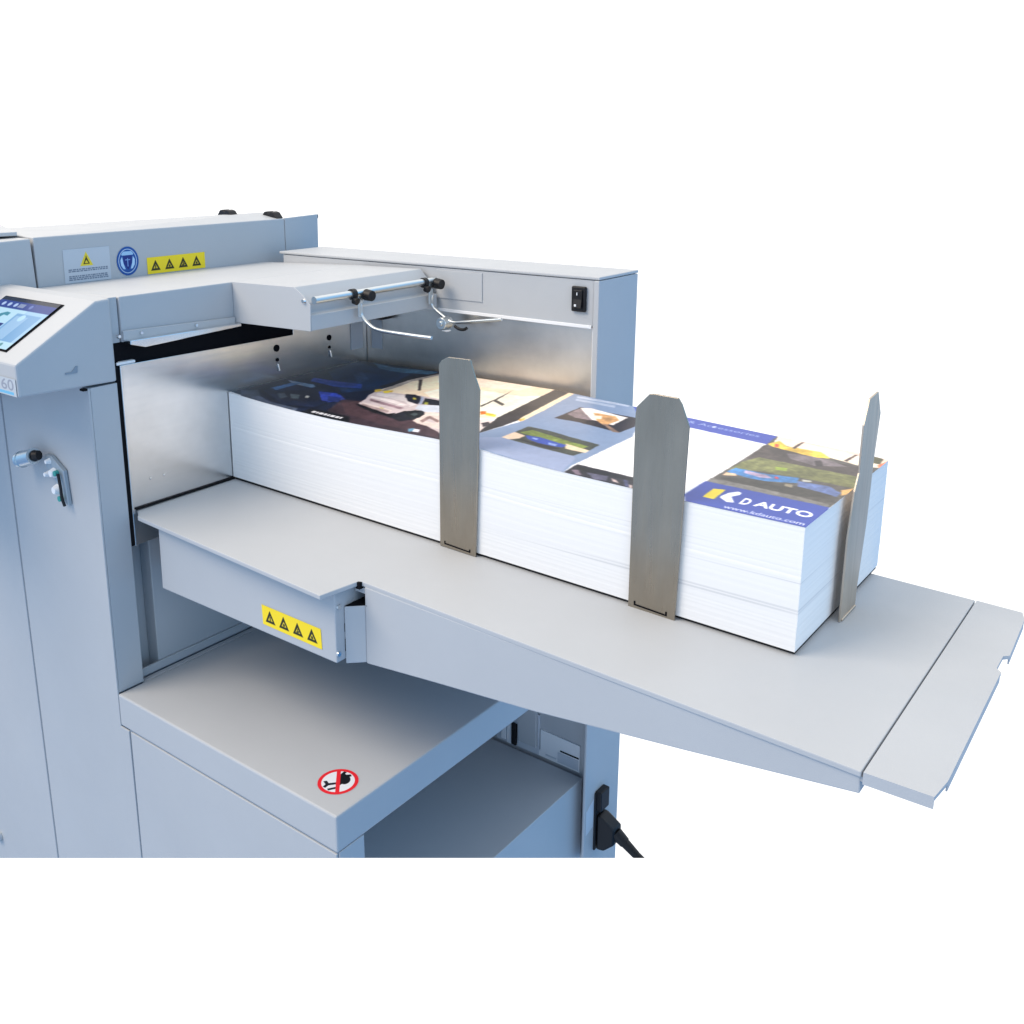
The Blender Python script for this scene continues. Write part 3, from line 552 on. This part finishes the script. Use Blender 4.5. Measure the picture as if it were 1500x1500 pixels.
ART = [
 ((14,24,48),[(-9,4),(-35,231),(-1,249),(114,224),(191,150),(157,81),(147,0),(111,-4)]),
 ((24,48,82),[(16,136),(1,196),(60,184),(109,179),(128,112),(99,77)]),
 ((70,110,140),[(24,204),(66,196),(131,203),(137,191),(93,179),(57,182)]),
 ((44,70,150),[(23,105),(45,108),(93,115),(104,102),(74,91),(33,92)]),
 ((70,80,100),[(5,14),(17,28),(39,13),(63,6),(104,8),(109,0),(61,-2),(23,-1)]),
 ((10,16,32),[(17,28),(21,67),(78,66),(115,40),(122,20),(97,9),(59,9)]),
 ((58,92,138),[(20,42),(22,71),(56,78),(56,64),(33,56),(36,36)]),
 ((150,165,185),[(8,79),(49,81),(57,75),(30,69)]),
 ((40,62,160),[(77,62),(103,70),(122,60),(114,40),(104,39)]),
 ((70,84,92),[(44,28),(51,34),(73,21),(64,17)]),
 ((80,95,100),[(57,39),(74,39),(81,25),(75,23)]),
 ((150,155,150),[(73,48),(78,49),(85,41),(80,40)]),
 ((56,42,50),[(143,4),(119,58),(167,71),(258,63),(328,-12),(272,-12),(203,-6),(161,-3)]),
 ((72,52,58),[(128,48),(145,73),(197,59),(276,31),(299,4),(223,11),(160,22)]),
 ((12,12,20),[(117,0),(115,16),(139,18),(173,16),(189,-3),(155,-7)]),
 ((250,226,196),[(127,108),(130,162),(135,205),(190,210),(274,210),(314,211),(312,88),(262,59),(189,100),(154,101)]),
 ((255,246,226),[(177,125),(185,164),(279,165),(304,179),(311,90),(248,86)]),
 ((250,232,214),[(138,195),(194,204),(268,206),(265,184),(207,173),(162,167)]),
 ((60,52,52),[(135,165),(139,167),(168,130),(166,128)]),
 ((40,36,40),[(124,116),(129,157),(143,199),(137,206),(118,169),(116,119)]),
 ((70,66,62),[(265,113),(263,143),(258,180),(267,139),(284,130),(285,124),(266,135),(269,110)]),
 ((235,190,60),[(122,105),(142,114),(150,102),(128,99)]),
 ((205,190,190),[(131,87),(127,105),(162,109),(185,114),(217,113),(307,9),(227,46),(206,44),(150,55)]),
 ((225,215,214),[(133,98),(165,105),(201,98),(203,74),(180,73),(146,77)]),
 ((150,122,130),[(145,76),(185,73),(199,69),(197,59),(150,67)]),
 ((180,160,158),[(148,57),(152,71),(197,59),(204,43)]),
 ((26,26,34),[(146,53),(206,41),(208,59),(223,70),(236,60),(238,41),(230,28),(199,37)]),
 ((40,46,52),[(218,47),(213,62),(222,67),(233,58),(235,42)]),
 ((30,32,48),[(164,111),(175,114),(190,107),(201,91),(187,92),(172,100)]),
 ((30,32,42),[(193,109),(218,106),(227,96),(210,90)]),
 ((190,180,60),[(179,107),(184,107),(191,98),(186,98)]),
 ((222,205,196),[(240,36),(229,70),(262,59),(279,33),(248,52),(250,42),(274,38),(282,26),(250,31)]),
 ((110,160,190),[(255,12),(259,17),(265,10),(262,5)]),
 ((225,225,232),[(260,15),(267,16),(272,8),(265,7)]),
 ((205,190,192),[(144,58),(137,81),(138,90),(157,90),(183,87),(199,78),(204,66),(206,44),(202,42),(149,53)]),
 ((240,228,226),[(136,85),(168,86),(196,78),(192,73),(159,79),(141,79)]),
 ((146,120,128),[(143,77),(200,68),(200,62),(148,70)]),
 ((222,206,200),[(146,62),(194,56),(197,49),(149,56)]),
 ((168,146,146),[(149,58),(194,52),(197,45),(151,53)]),
 ((196,186,120),[(175,58),(181,57),(184,54),(177,55)]),
 ((14,12,18),[(146,51),(147,55),(200,43),(204,50),(211,35),(182,39)]),
 ((24,27,31),[(217,50),(212,60),(216,67),(225,66),(235,60),(239,50),(236,43),(227,43)]),
 ((66,76,78),[(222,53),(221,60),(229,57),(231,49)]),
 ((206,212,224),[(205,84),(227,93),(237,89),(249,75),(231,67),(212,71)]),
 ((228,208,198),[(241,36),(233,69),(252,71),(268,51),(241,61),(247,35)]),
 ((150,124,120),[(246,40),(243,58),(264,49),(267,42),(250,50),(253,35)]),
 ((28,30,46),[(164,109),(184,112),(204,85),(185,90)]),
 ((28,30,40),[(193,109),(221,108),(232,94),(207,88)]),
 ((150,160,185),[(186,111),(191,110),(207,87),(204,86)]),
 ((190,180,70),[(180,104),(185,104),(190,98),(185,98)]),
 ((150,150,60),[(203,97),(209,96),(214,89),(209,89)]),
 ((168,156,148),[(130,108),(127,135),(127,160),(140,203),(144,198),(134,154),(136,130),(137,104)]),
 ((235,196,70),[(122,105),(125,112),(132,104),(130,98)]),
 ((238,206,60),[(134,106),(138,113),(145,105),(141,100)]),
 ((20,30,56),[(21,31),(27,71),(77,72),(113,45),(116,20),(81,8)]),
 ((66,104,150),[(22,44),(21,72),(32,77),(32,57),(33,40)]),
 ((112,146,180),[(17,80),(48,83),(57,77),(43,72)]),
 ((16,22,40),[(34,35),(54,58),(83,59),(100,45),(88,27),(63,20)]),
 ((60,72,86),[(44,32),(48,39),(63,30),(61,21)]),
 ((74,88,98),[(55,41),(68,44),(78,32),(70,29)]),
 ((168,172,172),[(75,46),(80,47),(85,40),(80,40)]),
 ((44,66,170),[(74,66),(96,72),(119,61),(116,44),(104,42)]),
 ((30,46,110),[(96,59),(114,62),(123,48),(110,44)]),
 ((70,86,170),[(24,104),(46,107),(71,111),(75,106),(52,100)]),
 ((26,44,78),[(16,158),(11,186),(55,160),(71,127),(58,118)]),
 ((48,70,104),[(49,144),(51,158),(85,135),(87,115)]),
 ((228,212,206),[(297,69),(300,79),(319,71),(323,53),(317,43)]),
 ((60,52,56),[(305,63),(308,71),(316,64),(314,54)]),
 ((230,120,40),[(278,96),(283,99),(290,91),(286,86)]),
 ((235,205,60),[(286,95),(300,94),(304,87),(292,87)]),
 ((46,42,44),[(320,40),(307,87),(296,207),(318,214),(329,113),(327,69),(322,37)]),
 ((255,226,190),[(326,98),(321,142),(314,210),(322,213),(329,142),(333,93)]),
 ((225,165,80),[(327,94),(329,104),(332,98),(332,90)]),
 ((128,146,176),[(322,37),(333,93),(329,142),(320,215),(418,211),(441,119),(438,20),(441,-3),(351,1),(316,-4)]),
 ((146,158,188),[(329,27),(361,53),(414,49),(431,35),(439,0),(399,0),(348,5)]),
 ((176,186,206),[(328,200),(388,208),(391,201),(332,194)]),
 ((170,182,204),[(333,191),(378,196),(381,189),(336,185)]),
 ((40,32,36),[(352,121),(353,168),(419,173),(428,147),(425,122),(397,124),(377,125)]),
 ((128,112,118),[(355,140),(354,163),(376,159),(385,138),(368,135)]),
 ((240,232,226),[(354,166),(364,172),(408,168),(409,138),(384,140),(369,152)]),
 ((222,168,110),[(373,161),(396,165),(406,155),(403,132),(388,141)]),
 ((255,236,214),[(376,153),(386,156),(390,148),(382,144)]),
 ((150,120,100),[(397,137),(403,137),(426,122),(419,120)]),
 ((66,70,62),[(347,41),(347,83),(368,85),(429,80),(429,57),(425,40),(402,40),(363,40)]),
 ((120,134,62),[(351,63),(356,77),(399,72),(423,70),(422,60),(383,62),(359,62)]),
 ((238,206,178),[(346,41),(346,61),(361,58),(361,49),(355,40)]),
 ((232,208,176),[(402,64),(429,61),(430,53),(409,52)]),
 ((54,78,168),[(360,60),(374,64),(405,61),(406,53),(384,49),(368,52)]),
 ((150,170,225),[(368,59),(375,60),(376,56),(370,56)]),
 ((140,160,220),[(388,57),(398,58),(398,53),(391,52)]),
 ((40,38,40),[(361,46),(373,49),(406,50),(401,42),(373,44)]),
 ((244,242,242),[(438,20),(441,119),(410,204),(455,214),(547,214),(549,176),(549,107),(548,47),(546,19),(496,22),(440,24)]),
 ((40,38,46),[(441,-3),(440,24),(495,24),(511,21),(523,-2),(508,-3)]),
 ((120,104,118),[(443,9),(448,13),(457,3),(453,1)]),
 ((86,84,104),[(457,11),(477,14),(481,3),(470,1)]),
 ((190,170,168),[(481,11),(486,10),(493,4),(486,5)]),
 ((70,74,110),[(491,14),(496,14),(503,1),(500,1)]),
 ((200,180,176),[(500,7),(504,6),(507,0),(504,0)]),
 ((28,26,30),[(441,20),(496,22),(499,16),(471,13),(447,12)]),
 ((56,74,168),[(389,212),(454,217),(548,213),(549,176),(473,177),(417,175)]),
 ((84,80,76),[(547,211),(654,210),(649,51),(548,50),(549,107),(549,176)]),
 ((252,232,208),[(547,211),(655,205),(652,178),(634,170),(592,178),(552,186)]),
 ((240,206,190),[(547,211),(654,210),(655,195),(610,198),(550,205)]),
 ((232,190,70),[(549,178),(555,193),(566,182),(596,186),(609,173),(585,163),(565,167)]),
 ((225,80,50),[(554,183),(558,183),(561,175),(558,173)]),
 ((70,62,60),[(548,173),(566,172),(609,165),(638,168),(644,133),(610,127),(579,130),(551,127)]),
 ((110,100,104),[(573,163),(593,169),(614,167),(628,160),(604,145),(581,150)]),
 ((52,46,48),[(600,158),(604,163),(612,147),(606,144)]),
 ((112,114,72),[(551,117),(558,137),(601,138),(642,140),(651,109),(612,107),(572,102),(551,90)]),
 ((140,160,60),[(579,121),(589,124),(591,116),(582,114)]),
 ((62,120,180),[(551,84),(553,98),(580,99),(596,103),(605,106),(609,92),(582,79),(566,81)]),
 ((180,160,190),[(562,97),(581,96),(589,91),(579,87),(564,90)]),
 ((220,60,70),[(588,97),(591,97),(593,92),(590,92)]),
 ((90,108,158),[(607,98),(632,101),(645,91),(645,80),(615,79)]),
 ((190,190,180),[(609,104),(616,105),(617,102),(611,99)]),
 ((62,60,56),[(552,66),(570,79),(612,85),(643,81),(627,64),(578,60)]),
 ((236,196,160),[(551,82),(559,84),(562,79),(552,74)]),
 ((220,175,110),[(643,98),(650,112),(651,93),(647,85)]),
 ((150,140,120),[(601,86),(608,86),(610,79),(603,79)]),
 ((74,72,46),[(636,205),(645,205),(647,187),(641,186)]),
 ((235,120,80),[(646,182),(650,204),(653,199),(654,170)]),
 ((50,44,46),[(649,165),(653,169),(655,157),(651,154)]),
 ((70,50,48),[(571,181),(572,202),(574,204),(574,179)]),
 ((70,50,48),[(620,175),(622,198),(624,200),(623,174)]),
 ((120,116,112),[(583,63),(646,60),(650,48),(548,50),(547,62)]),
 ((50,72,160),[(547,52),(649,53),(658,-7),(559,-8),(547,12)]),
 ((244,214,50),[(561,17),(560,39),(569,42),(570,17)]),
 ((246,246,250),[(572,26),(574,37),(579,44),(582,43),(583,38),(579,30),(586,19),(581,17),(573,23)]),
]

cv = Canvas(650, 206, .85, (244, 244, 246))
for c_, p_ in ART: cv.poly(c_, p_)
lum = cv.img.mean(2); sat = cv.img.max(2)-cv.img.min(2)
pic = ((lum < 232) | (sat > 24)).astype(float)                 # photographs get tonal detail, plain panels stay clean
gx_ = cv.X[None, :]; gy_ = cv.Y[:, None]
plain = ((np.abs(cv.img-np.array((128, 146, 176))).sum(2) < 12) | (np.abs(cv.img-np.array((56, 74, 168))).sum(2) < 12) | (np.abs(cv.img-np.array((50, 72, 160))).sum(2) < 12) | (np.abs(cv.img-np.array((146, 158, 188))).sum(2) < 12))
pic[plain] = .12; pic[(lum > 185) & ~plain] *= .3
cv.soften(1)
cv.tone(.07, (26, 11), pic); cv.tone(.07, (5, 2.4), pic)
cv.warp(.4, (5, 2.5, 1.5))
cv.tone(.04, (1.5,), pic)
cv.soften(2)
W_ = (246, 246, 250)
cv.poly((50, 72, 160), [(575, 11), (650, 11), (650, 0), (575, 0)])
for c_, p_ in ART[-2:]: cv.poly(c_, p_)
cv.text(W_, 'D', 590, 19, 7.0, 15, slant=-.05, bold=.03)
cv.text(W_, 'AUTO', 600.5, 21, 45, 13, slant=-.08, bold=.03)
cv.text((214, 216, 236), 'www.kdauto.com', 583.5, 3.6, 63, 6.5, bold=.008)
cv.text((150, 165, 215), 'Parts & Accessories', 432, 191, 103, 7.0, bold=.0)
cv.ell((190, 198, 232), 489, 194, 1.8, 3)
x = 126.
for q in (5, 3, 6, 4, 3, 6, 5, 3): cv.poly((214, 214, 220), [(x, 6), (x+q, 6), (x+q-1, 11), (x-1, 11)]); x += q+1.2
def sheet(u, v):
    x = .0012+(XR+.0003-.0012)*u; yf = yfront(x)-.0002
    return [x, yf+(YB-yf)*v, ztop(x, v)+.00025]
decal('printed_sheet', stack, cv, sheet, INK, 'glossy printed top sheet with cars, blue bands and white lettering')

# ================================================================== UPRIGHT PAPER GUIDES
def guide(loc, pts, slot, label, axis):
    g = thing('paper_guide', loc, label, 'paper guide', 'steel paper guides standing around the stack')
    if axis == 'y':
        y0 = loc[1]
        part('blade', g, BLADE, (pxz, pts, y0, y0+.0018), bevel=.0005)
        part('foot_slot', g, DARK, (pxz, slot, y0-.0004, y0-.0001), bevel=0)
    else:
        x0 = loc[0]
        part('blade', g, BLADE2, (pyz, pts, x0, x0+.0018), bevel=.0005)
        part('foot', g, BLADE2, (pyz, slot, x0-.0002, x0+.0028), bevel=.0006)
    return g
guide((.329, -.0074, -.0060), [(.3077, .1735), (.3107, .1772), (.3191, .1814), (.3443, .1820), (.3485, .1700), (.3550, .1552), (.3503, -.0062), (.3073, -.0052)],
      [(.3128, .0010), (.3128, -.0022), (.3440, -.0036), (.3440, -.0004), (.3428, -.0004), (.3428, -.0024), (.3140, -.0010), (.3140, .0010)],
      'upright steel paper guide nearest the machine wall, in front of the dark printed pictures', 'y')
guide((.532, -.0054, -.0100), [(.5102, .1580), (.5110, .1640), (.5221, .1762), (.5260, .1768), (.5468, .1764), (.5500, .1720), (.5571, .1551), (.5531, -.0108), (.5103, -.0098)],
      [(.5158, -.0030), (.5158, -.0068), (.5462, -.0082), (.5462, -.0044), (.5448, -.0044), (.5448, -.0070), (.5172, -.0056), (.5172, -.0030)],
      'widest looking steel paper guide, at the middle of the long side of the stack', 'y')
guide((.6575, .096, -.0110), [(.0769, -.0113), (.0774, .0607), (.0840, .0990), (.0914, .1126), (.0917, .1519), (.1012, .1716), (.1217, .1738), (.1335, .1538), (.1275, .1150), (.1250, .0638), (.1152, .0052), (.1150, -.0110)],
      [(.0800, -.0113), (.0800, -.0092), (.1140, -.0090), (.1140, -.0110)],
      'narrow looking steel paper guide seen nearly edge on at the outer end of the stack', 'x')
